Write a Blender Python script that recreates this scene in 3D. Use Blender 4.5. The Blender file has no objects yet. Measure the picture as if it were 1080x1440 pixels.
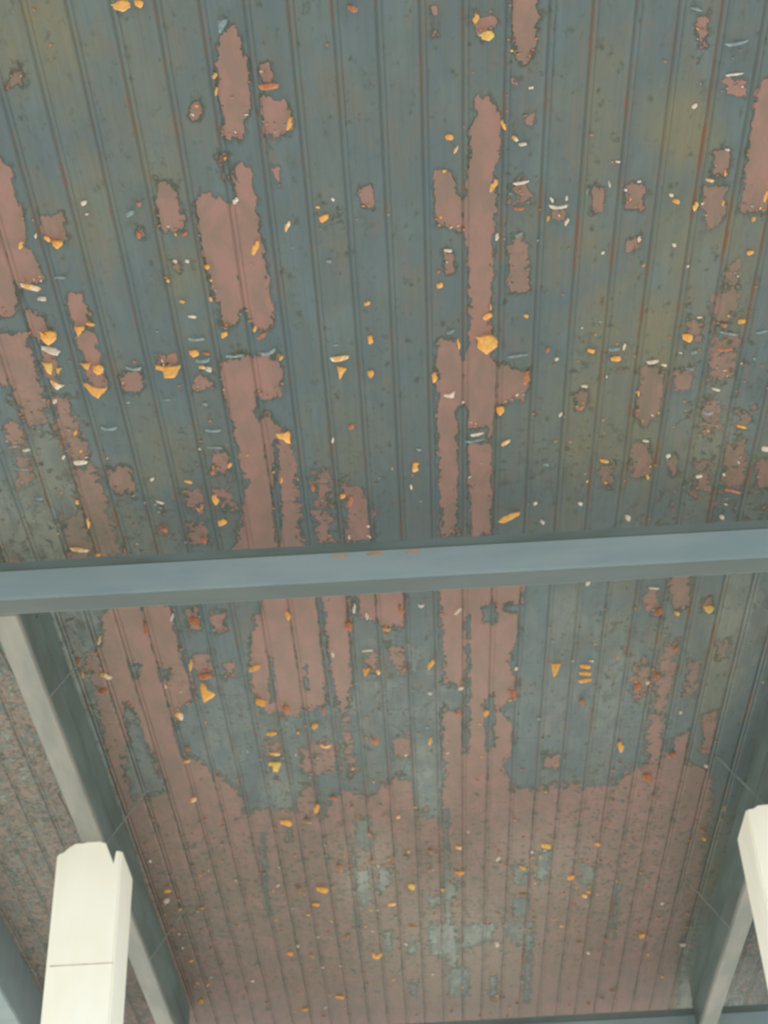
import bpy, bmesh, math, random
import numpy as np
from mathutils import Vector, Matrix

# ------------------------------------------------------------------ camera, sky, sun, exposure
sc = bpy.context.scene
C = sc.collection
F = 2200.0                      # focal length in pixels of the 1080x1440 frame
EYE = np.array([0.0, 0.0, 1.5])
dy = np.array([110.0, 1780.0, F]); dy /= np.linalg.norm(dy)
sl = -0.0563; tt = -(110 + 1780 * sl) / F
dx = np.array([1, sl, tt]); dx -= dx @ dy * dy; dx /= np.linalg.norm(dx)
dz = np.cross(dx, dy)
if dz[1] > 0: dz = -dz
M = np.array([dx, dy, dz])      # world direction = M @ (right, down, forward)

def un(px, py, z):              # point at height z (world) seen at a pixel
    r = M @ np.array([px - 540, py - 720, F]); return r * ((z - EYE[2]) / r[2]) + EYE
def unY(px, py, Y):
    r = M @ np.array([px - 540, py - 720, F]); return r * (Y / r[1]) + EYE

cam = bpy.data.cameras.new('camera')
cam.sensor_fit = 'VERTICAL'; cam.sensor_height = 24; cam.sensor_width = 18
cam.lens = F / 1440 * 24; cam.clip_end = 200
cam.dof.use_dof = True; cam.dof.focus_distance = 1.5; cam.dof.aperture_fstop = 11   # the whole picture is a little soft
co = bpy.data.objects.new('camera', cam); C.objects.link(co)
R_, U_, B_ = M @ [1, 0, 0], -(M @ [0, 1, 0]), -(M @ [0, 0, 1])
mw = Matrix(((R_[0], U_[0], B_[0], EYE[0]), (R_[1], U_[1], B_[1], EYE[1]), (R_[2], U_[2], B_[2], EYE[2]), (0, 0, 0, 1)))
co.matrix_world = mw
sc.camera = co

world = bpy.data.worlds.new('sky'); sc.world = world; world.use_nodes = True
bg = world.node_tree.nodes['Background']
bg.inputs[0].default_value = (0.80, 0.90, 1.0, 1); bg.inputs[1].default_value = 1.0
sun = bpy.data.lights.new('sun', 'SUN'); sun.energy = 3.6; sun.angle = math.radians(1.5); sun.color = (1, 0.96, 0.88)
so = bpy.data.objects.new('sun', sun); C.objects.link(so)
so.rotation_euler = (math.radians(48), 0, math.radians(-22)); so.location = (-3, -6, 9)
sc.view_settings.view_transform = 'Standard'; sc.view_settings.look = 'None'
sc.view_settings.gamma = 1; sc.view_settings.use_curve_mapping = False
sc.view_settings.exposure = 1.0

rnd = random.Random(7)

# ------------------------------------------------------------------ materials
def lin(c):
    return tuple(((v / 255) / 12.92 if v / 255 < 0.04045 else ((v / 255 + 0.055) / 1.055) ** 2.4) for v in c) + (1,)

class NT:
    def __init__(s, name):
        s.m = bpy.data.materials.new(name); s.m.use_nodes = True
        s.t = s.m.node_tree; s.n = s.t.nodes; s.l = s.t.links
        s.b = s.n['Principled BSDF']
    def node(s, typ, **kw):
        n = s.n.new(typ)
        for k, v in kw.items(): setattr(n, k, v)
        return n
    def put(s, sock, v):
        if isinstance(v, (int, float)): sock.default_value = v
        elif isinstance(v, tuple): sock.default_value = v
        else: s.l.new(v, sock)
    def math(s, op, a, b=0.0, c=None, clamp=False):
        n = s.node('ShaderNodeMath', operation=op); n.use_clamp = clamp
        s.put(n.inputs[0], a); s.put(n.inputs[1], b)
        if c is not None: s.put(n.inputs[2], c)
        return n.outputs[0]
    def step(s, v, lo, hi, t0=0.0, t1=1.0):
        n = s.node('ShaderNodeMapRange'); n.interpolation_type = 'SMOOTHSTEP'
        s.put(n.inputs[0], v); s.put(n.inputs[1], lo); s.put(n.inputs[2], hi)
        n.inputs[3].default_value = t0; n.inputs[4].default_value = t1
        return n.outputs[0]
    def mix(s, f, a, b):
        n = s.node('ShaderNodeMix'); n.data_type = 'RGBA'
        s.put(n.inputs[0], f); s.put(n.inputs[6], a); s.put(n.inputs[7], b)
        return n.outputs[2]
    def noise(s, scale, vec_scale=(1, 1, 1), detail=3, rough=0.55, dist=0.0, off=(0, 0, 0)):
        tc = s.node('ShaderNodeTexCoord'); mp = s.node('ShaderNodeMapping')
        mp.inputs['Scale'].default_value = vec_scale; mp.inputs['Location'].default_value = off
        s.l.new(tc.outputs['Object'], mp.inputs[0])
        n = s.node('ShaderNodeTexNoise'); n.inputs['Scale'].default_value = scale
        n.inputs['Detail'].default_value = detail; n.inputs['Roughness'].default_value = rough
        n.inputs['Distortion'].default_value = dist
        s.l.new(mp.outputs[0], n.inputs['Vector'])
        return n.outputs['Fac']
    def bump(s, h, dist, strength=1.0):
        n = s.node('ShaderNodeBump'); n.inputs['Strength'].default_value = strength
        n.inputs['Distance'].default_value = dist; s.l.new(h, n.inputs['Height'])
        s.l.new(n.outputs[0], s.b.inputs['Normal'])

def scale(c, k): return tuple(min(0.95, v * k) for v in c[:3]) + (1,)
K = 1.0
def simple(name, c1, c2, sc_=8, vs=(1, 1, 1), rough=0.6, bump=0.001, lo=0.35, hi=0.65, spec=0.4):
    t = NT(name); f = t.step(t.noise(sc_, vs, 4), lo, hi)
    t.l.new(t.mix(f, c1, c2), t.b.inputs['Base Color'])
    t.b.inputs['Roughness'].default_value = rough
    t.b.inputs['Specular IOR Level'].default_value = spec
    if bump: t.bump(t.noise(sc_ * 6, vs, 3), bump)
    return t.m

SEAM0, PITCH = -0.6457, 0.083875
def ceiling_material():
    t = NT('peeling_board_paint')
    at = t.node('ShaderNodeAttribute', attribute_name='wear'); sp = t.node('ShaderNodeSeparateColor')
    t.l.new(at.outputs['Color'], sp.inputs[0])
    Rr, Gg, Bb = sp.outputs[0], sp.outputs[1], sp.outputs[2]
    pale = at.outputs['Alpha']
    tc = t.node('ShaderNodeTexCoord'); sx = t.node('ShaderNodeSeparateXYZ'); t.l.new(tc.outputs['Object'], sx.inputs[0])
    u = t.math('DIVIDE', t.math('SUBTRACT', sx.outputs[0], SEAM0), PITCH)
    board = t.math('FLOOR', u); fr = t.math('FRACT', u)
    dseam = t.math('MINIMUM', fr, t.math('SUBTRACT', 1.0, fr))       # 0 at a seam, .5 mid board
    wn = t.node('ShaderNodeTexWhiteNoise', noise_dimensions='1D'); t.l.new(board, wn.inputs['W'])
    bt = wn.outputs['Value']
    edge = t.noise(22, (1.8, 1.0, 1), 4, 0.6)
    blot = t.noise(9, (2.2, 1.0, 1), 3, 0.6, 0.4, (3, 1, 0))
    chip = t.noise(26, (1.5, 1.6, 1), 3, 0.6, 0.8, (7, 2, 0))
    fine = t.noise(120, (1, .6, 1), 2, 0.6)
    streak = t.noise(60, (2.4, 0.05, 1), 3, 0.7)
    # chips in rough areas (both ways: bared wood in paint, paint left on bare wood)
    e1 = t.math('MULTIPLY', t.math('SUBTRACT', edge, 0.5), 1.5)
    e1 = t.math('ADD', e1, t.math('MULTIPLY', t.math('SUBTRACT', t.noise(95, (1, .6, 1), 2, .6), 0.5), 0.9))
    c1 = t.math('MULTIPLY', t.math('MULTIPLY', t.math('SUBTRACT', chip, 0.51), 8.5), Bb)
    v = t.math('ADD', t.math('ADD', Rr, e1), c1)
    seamk = t.math('MULTIPLY', t.step(dseam, 0.03, 0.11, 1.0, 0.0), t.step(streak, 0.40, 0.62, 0.05, 0.42))
    v = t.math('SUBTRACT', v, seamk)
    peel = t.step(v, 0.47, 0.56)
    rim = t.math('MULTIPLY', t.step(v, 0.08, 0.46), t.math('SUBTRACT', 1.0, peel))  # band around bare patches for the painted shade of lifting paint
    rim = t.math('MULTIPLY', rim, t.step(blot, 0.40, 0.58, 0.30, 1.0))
    # paint
    blue = lin((90, 104, 110)); olive = lin((114, 114, 98)); dark = lin((72, 79, 77))
    grey = lin((152, 159, 154)); red = lin((146, 114, 109)); red2 = lin((130, 109, 102)); rust = lin((122, 92, 76))
    umber = lin((114, 104, 94)); hazy_wood = lin((163, 152, 142))  # pale wood tone, includes the painted haze of the left bay
    ol = t.math('ADD', Gg, t.math('MULTIPLY', t.math('SUBTRACT', blot, 0.5), 1.1), clamp=True)
    ol = t.math('ADD', ol, t.math('MULTIPLY', t.math('SUBTRACT', bt, 0.5), 0.35), clamp=True)
    paint = t.mix(ol, blue, olive)
    paint = t.mix(t.math('MULTIPLY', pale, t.step(blot, .35, .6, .5, 1)), paint, grey)
    stain = t.noise(5, (2.6, 1.0, 1), 5, 0.7, 0.6, (9, 4, 0))
    paint = t.mix(t.step(stain, 0.5, 0.68, 0.0, 0.42), paint, umber)
    paint = t.mix(t.step(t.noise(3.2, (4, 1.2, 1), 3, .6, 0, (5, 5, 0)), 0.5, 0.66, 0.0, 0.45), paint, lin((98, 115, 121)))
    paint = t.mix(t.step(streak, 0.3, 0.75, 0.0, 0.20), paint, dark)
    paint = t.mix(t.math('MULTIPLY', rim, 0.85), paint, lin((70, 77, 70)))  # shade at lifting paint edges put into the colour, with older green paint
    smut = t.noise(20, (1.3, .55, 1), 4, .75, .6, (4, 9, 0))
    paint = t.mix(t.math('MULTIPLY', t.step(smut, .52, .68), t.math('ADD', t.math('MULTIPLY', Bb, 1.5), .05), clamp=True), paint, lin((80, 82, 72)))
    # rusty brown wear along the seams, more of it where the paint is olive
    sw = t.math('MULTIPLY', t.step(dseam, 0.035, 0.10, 1.0, 0.0), t.step(t.noise(7, (3, .7, 1), 4, .7, 0, (1, 5, 0)), 0.52, 0.60))
    sw = t.math('MULTIPLY', sw, t.step(Gg, 0.0, 0.6, 0.35, 0.9))
    paint = t.mix(sw, paint, rust)
    wood = t.mix(t.step(blot, 0.35, 0.65), red, red2)
    wood = t.mix(t.math('MULTIPLY', Gg, t.step(blot, .3, .6, .6, 1.0)), wood, lin((112, 104, 94)))
    wood = t.mix(t.math('MULTIPLY', Gg, t.step(streak, .5, .62, 0.0, .55)), wood, lin((100, 101, 90)))
    wood = t.mix(t.math('MULTIPLY', pale, 0.55), wood, hazy_wood)
    wood = t.mix(t.step(fine, 0.35, 0.7, 0.0, 0.12), wood, umber)
    wood = t.mix(t.math('MULTIPLY', t.step(v, 0.52, 0.72, 0.32, 0.0), t.step(chip, .5, .62)), wood, rust)
    wood = t.mix(t.math('MULTIPLY', Bb, t.step(t.noise(48, (1, 1, 1), 3, .6, .5, (2, 8, 0)), 0.5, 0.64, 0.0, 1.0)), wood, lin((98, 90, 81)))
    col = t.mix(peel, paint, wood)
    # darker colour along the seams and bead grooves
    gr = t.step(dseam, 0.0, 0.03, 0.38, 0.0)
    bead = t.step(t.math('ABSOLUTE', t.math('SUBTRACT', fr, 0.14)), 0.0, 0.02, 0.2, 0.0)
    col = t.mix(t.math('MAXIMUM', gr, bead), col, lin((62, 68, 64)))
    hs = t.node('ShaderNodeHueSaturation'); hs.inputs['Value'].default_value = 1.0
    t.l.new(col, hs.inputs['Color'])
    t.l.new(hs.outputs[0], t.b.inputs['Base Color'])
    t.b.inputs['Roughness'].default_value = 0.55; t.b.inputs['Specular IOR Level'].default_value = 0.25
    h = t.math('ADD', t.math('MULTIPLY', peel, -1.0), t.math('MULTIPLY', chip, t.math('MULTIPLY', Bb, 1.2)))
    h = t.math('ADD', h, t.math('MULTIPLY', fine, 0.15))
    t.bump(h, 0.0035, 0.8)
    return t.m

M_ceil = ceiling_material()
M_roof = simple('roof_felt', lin((90, 92, 92)), lin((70, 72, 72)))
M_face = simple('blue_grey_steel_paint', lin((136, 152, 157)), lin((126, 143, 149)), 5, (.5, 2, 2), .45, .0006)
M_rail = simple('weathered_beam_paint', lin((145, 144, 138)), lin((126, 130, 126)), 6, (2, .5, 2), .55, .0008)
M_rails = simple('dark_green_grey_beam_paint', lin((104, 120, 118)), lin((90, 104, 101)), 6, (2, .5, 2), .55, .0008)
M_flan = simple('darker_flange_tone', lin((100, 114, 114)), lin((88, 100, 99)), 6, (.5, 2, 2), .6, .0006)  # darker tone than the box section below it
M_under = simple('shaded_beam_underside', lin((95, 106, 108)), lin((89, 99, 100)), 4, (.6, 2, 2), .55, .0006)  # underside shade put into the colour, darker than the front face
M_rust = simple('bare_rust', lin((170, 140, 115)), lin((150, 120, 100)), 40)
M_post = simple('white_post_paint', lin((246, 244, 232)), lin((241, 238, 222)), 5, (1, 1, .4), .6, .0006)
M_joint = simple('post_joint_grime', lin((205, 198, 175)), lin((180, 174, 152)), 30)
M_rod = simple('thin_grey_rod', lin((140, 146, 140)), lin((122, 130, 126)), 20)
M_floor = simple('pale_concrete_paving', lin((190, 184, 170)), lin((168, 163, 150)), 1.2)
FM = {
 'O': simple('orange_paint_back', lin((250, 196, 122)), lin((240, 170, 88)), 90, rough=.5, bump=0),
 'D': simple('deep_orange_paint_back', lin((205, 140, 104)), lin((176, 120, 94)), 90, rough=.5, bump=0),
 'Y': simple('yellow_paint_back', lin((250, 214, 130)), lin((238, 192, 108)), 90, rough=.5, bump=0),
 'T': simple('dull_tan_paint_back', lin((188, 150, 122)), lin((160, 130, 110)), 90, rough=.5, bump=0),
 'W': simple('white_undercoat', lin((240, 232, 222)), lin((222, 205, 190)), 90, rough=.35, bump=0),
 'P': simple('pale_grey_paint_face', lin((160, 176, 180)), lin((132, 148, 152)), 90, rough=.3, bump=0),
 'M': simple('orange_and_white_paint_back', lin((250, 238, 220)), lin((244, 188, 120)), 70, rough=.45, bump=0, lo=.44, hi=.56),
}
M_fback = simple('grey_green_paint_face', lin((110, 124, 122)), lin((98, 112, 106)), 60, bump=0)

# ------------------------------------------------------------------ helpers
def link(name, bm, mats, parent=None, smooth=False):
    me = bpy.data.meshes.new(name); bmesh.ops.recalc_face_normals(bm, faces=bm.faces[:]) if not smooth == 'keep' else None
    bm.to_mesh(me); bm.free()
    for m in (mats if isinstance(mats, (list, tuple)) else [mats]): me.materials.append(m)
    o = bpy.data.objects.new(name, me); C.objects.link(o)
    if parent: o.parent = parent
    return o
def tag(o, label, cat, group=None, kind=None):
    o['label'] = label
    if cat: o['category'] = cat
    if group: o['group'] = group
    if kind: o['kind'] = kind
    return o
def empty(name, loc):
    o = bpy.data.objects.new(name, None); C.objects.link(o); o.location = loc; o.empty_display_size = .1
    return o
def box(bm, x0, x1, y0, y1, z0, z1, bev=0.0):
    b2 = bmesh.new()
    vs = [b2.verts.new((x, y, z)) for z in (z0, z1) for y in (y0, y1) for x in (x0, x1)]
    for f in ((0, 1, 3, 2), (4, 6, 7, 5), (0, 4, 5, 1), (2, 3, 7, 6), (0, 2, 6, 4), (1, 5, 7, 3)):
        b2.faces.new([vs[i] for i in f])
    if bev: bmesh.ops.bevel(b2, geom=b2.edges[:], offset=bev, segments=2, affect='EDGES')
    me = bpy.data.meshes.new('tmp'); b2.to_mesh(me); b2.free(); bm.from_mesh(me); bpy.data.meshes.remove(me)
def rod(bm, a, b, r, n=8):
    a, b = Vector(a), Vector(b); d = (b - a).normalized()
    s = d.cross(Vector((0, 1, 0.3))).normalized(); t = d.cross(s)
    rings = [[bm.verts.new(p + (s * math.cos(2 * math.pi * k / n) + t * math.sin(2 * math.pi * k / n)) * r) for k in range(n)] for p in (a, b)]
    for k in range(n): bm.faces.new((rings[0][k], rings[0][(k + 1) % n], rings[1][(k + 1) % n], rings[1][k]))
    bm.faces.new(rings[0][::-1]); bm.faces.new(rings[1])

Z1, ZC = 3.90, 4.14             # beam undersides, ceiling boards

# ------------------------------------------------------------------ floor
bm = bmesh.new(); box(bm, -40, 40, -40, 40, -0.3, 0); o = link('floor', bm, M_floor)
tag(o, 'pale concrete paving under the canopy', None, kind='structure')

# ------------------------------------------------------------------ ceiling: bared patches traced on the boards
RED = [
 [(20,100),(33,88),(36,118),(8,125),(8,112)],
 [(322,28),(336,40),(340,70),(349,85),(352,150),(346,165),(341,200),(330,195),(318,200),(312,190),(316,165),(308,150),(304,100),(306,70),(316,40)],
 [(270,145),(284,143),(285,155),(275,172),(264,168)],
 [(308,212),(318,215),(316,235),(318,250),(312,250),(306,225)],
 [(-20,200),(0,222),(14,235),(22,270),(35,310),(39,350),(52,360),(60,395),(30,408),(25,440),(-20,450)],
 [(30,435),(60,445),(74,468),(58,482),(40,470)],
 [(-20,472),(35,470),(48,500),(62,560),(67,592),(45,605),(28,585),(20,560),(0,540),(-20,530)],
 [(98,413),(115,410),(125,445),(128,455),(105,462),(95,430)],
 [(106,470),(132,460),(142,510),(150,545),(128,540),(115,500)],
 [(60,490),(78,500),(80,540),(70,540),(60,510)],
 [(75,560),(92,555),(105,590),(118,620),(127,640),(120,650),(100,648),(88,625),(78,590)],
 [(8,600),(25,590),(35,620),(30,632),(10,630)], [(20,640),(40,640),(48,680),(28,685)],
 [(100,660),(130,655),(150,700),(160,740),(172,780),(128,782),(118,730)],
 [(90,730),(118,720),(126,790),(95,785)],
 [(150,660),(180,655),(190,690),(165,692),(152,680)],
 [(170,525),(198,520),(202,545),(188,552),(172,548)],
 [(218,503),(248,498),(250,514),(220,514)],
 [(272,535),(282,525),(298,540),(300,548),(270,550)],
 [(54,300),(70,305),(88,298),(93,335),(75,345),(55,328)],
 [(218,250),(235,255),(247,262),(255,300),(258,318),(243,330),(222,318)],
 [(272,290),(285,272),(300,272),(318,280),(332,282),(328,240),(340,230),(355,240),(360,290),(366,330),(374,380),(382,420),(384,455),(370,470),(355,455),(340,440),(330,455),(312,465),(305,420),(290,380),(280,330)],
 [(192,325),(200,320),(202,335),(193,333)], [(240,365),(252,368),(254,382),(242,380)],
 [(306,508),(340,500),(395,500),(398,555),(380,560),(362,560),(358,590),(375,582),(395,600),(408,610),(418,680),(425,775),(330,778),(345,680),(328,600),(320,570),(312,540)],
 [(258,690),(280,690),(288,710),(285,720),(262,715)], [(298,635),(318,640),(325,662),(300,665)], [(305,690),(328,690),(332,712),(308,714)],
 [(262,735),(290,735),(296,765),(268,765)], [(222,740),(238,740),(238,750),(224,750)],
 [(440,665),(462,660),(467,710),(445,712)], [(480,680),(505,685),(522,710),(525,760),(490,762),(487,720)], [(443,720),(463,720),(470,762),(446,763)],
 [(365,95),(375,88),(385,105),(382,118),(367,115)], [(364,135),(380,133),(402,145),(411,170),(405,188),(385,190),(368,185)],
 [(505,270),(520,262),(528,280),(525,292),(508,288)], [(384,235),(392,235),(394,262),(386,260)],
 [(608,10),(614,8),(615,50),(608,52)], [(665,15),(672,30),(690,20),(692,45),(680,58),(668,50)],
 [(722,-10),(757,-10),(755,70),(740,90),(724,85)],
 [(668,140),(690,135),(697,150),(708,170),(702,215),(697,250),(698,320),(692,345),(694,380),(690,440),(686,485),(662,480),(660,400),(657,340),(640,320),(612,318),(610,245),(622,238),(636,245),(642,275),(657,275),(660,210),(662,180)],
 [(715,335),(735,330),(745,345),(740,412),(718,412),(716,380)], [(715,260),(740,258),(745,278),(718,285)],
 [(625,358),(638,358),(640,380),(626,382)],
 [(616,478),(640,475),(652,500),(665,480),(683,490),(700,510),(722,520),(745,520),(740,560),(705,568),(695,590),(690,752),(663,755),(660,650),(645,640),(642,752),(622,755),(618,640),(614,560)],
 [(980,25),(996,20),(993,63),(980,63)], [(1018,112),(1045,108),(1048,135),(1020,135)],
 [(1068,112),(1100,110),(1100,290),(1062,300),(1042,295),(1048,240),(1055,180),(1060,140)],
 [(1003,215),(1028,212),(1025,235),(1015,250),(998,245)], [(990,265),(1022,265),(1020,300),(1010,318),(988,315)],
 [(880,258),(905,258),(903,292),(890,298),(880,290)], [(832,262),(850,262),(853,298),(832,300)], [(775,297),(798,294),(798,310),(775,310)],
 [(898,518),(930,512),(935,550),(925,590),(905,597),(894,585),(900,550)], [(947,522),(973,517),(968,548),(947,550)],
 [(808,555),(825,548),(828,570),(812,575)], [(890,625),(915,620),(915,665),(895,672),(885,655)], [(842,655),(862,650),(862,675),(850,685),(843,672)],
 [(938,645),(950,640),(955,665),(940,668)], [(1000,410),(1040,402),(1040,430),(1025,455),(1003,455)],
 [(1002,468),(1038,470),(1035,495),(1030,530),(1005,535),(995,515)], [(965,450),(988,445),(985,475),(965,475)],
 [(988,565),(1012,565),(1008,598),(998,620),(986,610)], [(1036,578),(1060,575),(1052,603),(1038,608)],
 [(1018,630),(1048,615),(1048,660),(1045,690),(1018,690)], [(978,650),(1000,645),(998,690),(976,700)], [(1064,645),(1100,645),(1100,690),(1066,690)],
 [(1020,372),(1040,365),(1038,392),(1022,395)], [(880,342),(898,336),(900,348),(884,352)], [(720,112),(732,110),(730,122),(721,122)], [(738,160),(750,160),(748,178),(738,178)],
 # beyond the cross beam
 [(150,850),(175,850),(240,850),(248,890),(255,920),(275,960),(270,985),(250,1000),(245,1030),(255,1060),(290,1075),(300,1090),(288,1130),(250,1135),(225,1090),(205,1040),(190,1000),(172,985),(180,1040),(178,1080),(160,1050),(140,1000),(130,950),(115,925),(140,910)],
 [(132,960),(150,975),(165,1020),(175,1080),(190,1150),(170,1140),(150,1060)],
 [(352,905),(362,865),(375,825),(440,825),(450,880),(455,930),(460,985),(440,1000),(400,1005),(370,1000),(352,960)],
 [(452,825),(492,825),(495,900),(495,970),(488,1000),(500,1080),(492,1095),(478,1000),(465,940)],
 [(500,825),(570,825),(572,860),(560,885),(545,885),(520,870),(505,865)], [(545,905),(565,910),(575,945),(560,945),(548,930)], [(512,925),(530,920),(532,950),(514,950)],
 [(618,815),(735,812),(735,845),(700,855),(730,865),(728,900),(715,930),(728,965),(715,990),(700,1000),(722,1020),(722,1060),(700,1080),(700,1120),(660,1120),(640,1070),(622,1065),(622,1000),(645,965),(625,960),(622,900)],
 [(905,830),(925,828),(930,855),(925,868),(910,860)], [(945,800),(972,800),(970,850),(950,860),(942,840)], [(990,842),(1003,840),(1003,858),(990,858)],
 [(935,905),(955,900),(945,960),(935,1000),(930,1065),(912,1080),(910,1040),(918,1000),(925,950)], [(895,935),(925,925),(922,960),(895,985),(888,970)],
 [(968,930),(985,930),(980,975),(965,975)], [(1010,905),(1025,900),(1022,925),(1008,925)], [(990,1005),(1008,1000),(1000,1060),(985,1060)], [(945,1040),(970,1030),(965,1080),(945,1080)],
 [(262,860),(280,855),(282,885),(266,890)], [(300,862),(316,860),(316,888),(300,888)], [(268,925),(295,915),(300,945),(278,950)], [(315,935),(332,932),(334,948),(316,950)],
 [(376,1040),(394,1040),(394,1065),(378,1065)], [(424,1055),(440,1045),(474,1045),(478,1085),(440,1090),(426,1085)], [(552,1040),(575,1035),(578,1062),(555,1065)], [(764,1062),(788,1060),(788,1080),(766,1080)],
 [(432,1105),(438,1100),(446,1145),(420,1145),(415,1128)],
 [(170,1130),(230,1115),(300,1085),(345,1120),(345,1145),(380,1135),(410,1140),(440,1140),(450,1150),(480,1110),(520,1120),(560,1090),(580,1100),(590,1150),(625,1100),(625,1060),(700,1060),(720,1110),(790,1105),(865,1105),(880,1085),(940,1060),(1000,1085),(1000,1130),(990,1200),(985,1260),(960,1320),(945,1460),(240,1460),(190,1200)],
]
GREY = [
 [(498,1150),(520,1150),(528,1190),(500,1195)], [(498,1225),(520,1222),(526,1265),(508,1275),(500,1250)], [(530,1222),(552,1220),(550,1245),(532,1262)],
 [(600,1300),(640,1296),(645,1340),(640,1378),(628,1350),(605,1340)], [(648,1300),(700,1300),(690,1325),(650,1335)], [(705,1296),(752,1295),(748,1330),(722,1328)],
 [(575,1320),(588,1325),(586,1343),(572,1343)], [(630,1360),(660,1360),(660,1402),(632,1402)], [(688,1372),(700,1370),(698,1400),(688,1402)],
 [(538,1310),(552,1310),(552,1340),(542,1342)], [(752,1200),(774,1196),(771,1235),(753,1238)], [(622,1240),(648,1240),(642,1262),(625,1268)], [(600,1262),(624,1255),(620,1275),(602,1276)],
 [(816,1215),(838,1218),(835,1245),(813,1246)], [(722,1215),(744,1222),(744,1245),(722,1242)], [(720,1262),(745,1262),(742,1290),(720,1290)],
 [(623,1140),(631,1140),(636,1330),(627,1330)], [(495,1190),(500,1190),(510,1330),(505,1330)], [(740,1300),(751,1300),(745,1410),(736,1410)], [(862,1240),(870,1240),(866,1320),(861,1320)],
 [(596,1060),(622,1060),(622,1150),(600,1150)], [(366,1170),(374,1170),(380,1290),(372,1290)], [(576,1380),(588,1382),(586,1402),(576,1400)], [(405,1165),(412,1165),(410,1185),(404,1185)],
 [(642,570),(658,570),(657,745),(645,745)], [(384,618),(391,618),(396,760),(386,760)], [(655,605),(686,600),(686,622),(658,625)],
 [(640,240),(656,240),(656,272),(642,270)], [(376,965),(384,925),(386,980),(380,990)], [(428,935),(432,935),(434,970),(429,970)],
 [(183,930),(198,935),(195,955),(186,955)], [(225,940),(238,940),(238,955),(226,955)], [(680,985),(695,975),(697,1050),(684,1055)],
 [(622,970),(655,965),(655,998),(625,1000)], [(676,855),(700,850),(698,875),(680,875)], [(656,860),(662,860),(660,1060),(653,1060)],
]
# rough, chipped areas: (px, py, rx, ry, strength)
CHIP = [(540,1260,420,170,.46),(880,1220,170,160,.5),(260,1290,140,160,.55),(430,1050,110,60,.45),(290,970,60,70,.3),(560,960,60,90,.35),(900,940,80,120,.42),
        (1020,560,70,190,.42),(1000,720,120,50,.5),(850,500,60,50,.35),(730,280,30,110,.35),(800,650,110,70,.28),(60,640,80,140,.4),(60,820,80,60,.3),
        (460,700,60,70,.42),(290,680,60,80,.38),(210,740,90,60,.35),(540,700,40,60,.15),(30,1050,120,300,.55),(660,1360,120,60,.3),(490,300,40,30,.25),(240,395,25,60,.25),(190,290,30,30,.3),(690,60,40,60,.3),(1010,90,50,60,.25)]
OLIVE = [(540,1290,480,170,.75),(50,50,110,90,.9),(190,120,60,60,.4),(130,300,90,80,.6),(200,220,60,80,.45),(830,160,80,120,.45),(960,180,60,60,.9),(800,330,120,90,.45),(1000,380,90,120,.75),(900,480,110,100,.75),(850,600,140,110,.7),
         (1000,640,100,90,.6),(760,600,80,90,.45),(100,760,140,60,.9),(70,680,60,80,.8),(230,640,60,70,.5),(990,900,100,140,.55),(740,70,40,40,.3),(860,840,90,90,.25),(200,1120,60,60,.5),(985,1230,60,150,.9),(960,1380,60,120,.8),
         (250,390,50,60,.4),(480,620,60,60,.35),(560,180,30,200,.05),(650,250,40,200,.2),(790,720,100,40,.4),(150,480,40,60,.1)]
PALE = [(30,1150,150,420,1.3),(640,1330,130,90,1.0),(520,1230,50,60,.9),(760,1220,80,60,.7),(560,1000,60,60,.35),(310,1050,60,60,.35),(395,1110,30,40,.4),(600,1090,40,60,.6),(1060,880,60,120,.45),(1020,1390,60,80,1.0),(30,780,90,60,.4),(1010,600,60,60,.2),(860,980,70,110,.35),(800,870,90,50,.3),(560,980,420,110,.35)]  # left bay ellipse paints haze into the colour, the others are paler paint

def poly_field(PX, PY, poly, soft=9.0):
    p = np.array(poly, float); x0, y0 = p.min(0) - 10; x1, y1 = p.max(0) + 10
    idx = np.nonzero((PX > x0) & (PX < x1) & (PY > y0) & (PY < y1))[0]
    if not len(idx): return idx, None
    x, y = PX[idx], PY[idx]; inside = np.zeros(len(idx), bool); d = np.full(len(idx), 1e9)
    n = len(p)
    for i in range(n):
        a, b = p[i], p[(i + 1) % n]
        if a[1] != b[1]:
            c = ((a[1] > y) != (b[1] > y)) & (x < (b[0] - a[0]) * (y - a[1]) / (b[1] - a[1]) + a[0])
            inside ^= c
        ab = b - a; tt_ = np.clip(((x - a[0]) * ab[0] + (y - a[1]) * ab[1]) / max(ab @ ab, 1e-9), 0, 1)
        d = np.minimum(d, np.hypot(x - a[0] - tt_ * ab[0], y - a[1] - tt_ * ab[1]))
    sd = np.where(inside, d, -d)
    return idx, np.clip(0.5 + sd / (2 * soft), 0, 1)

def project(P):
    c = (P - EYE) @ M                      # world -> (right, down, forward)
    return 540 + F * c[:, 0] / c[:, 2], 720 + F * c[:, 1] / c[:, 2]

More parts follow.
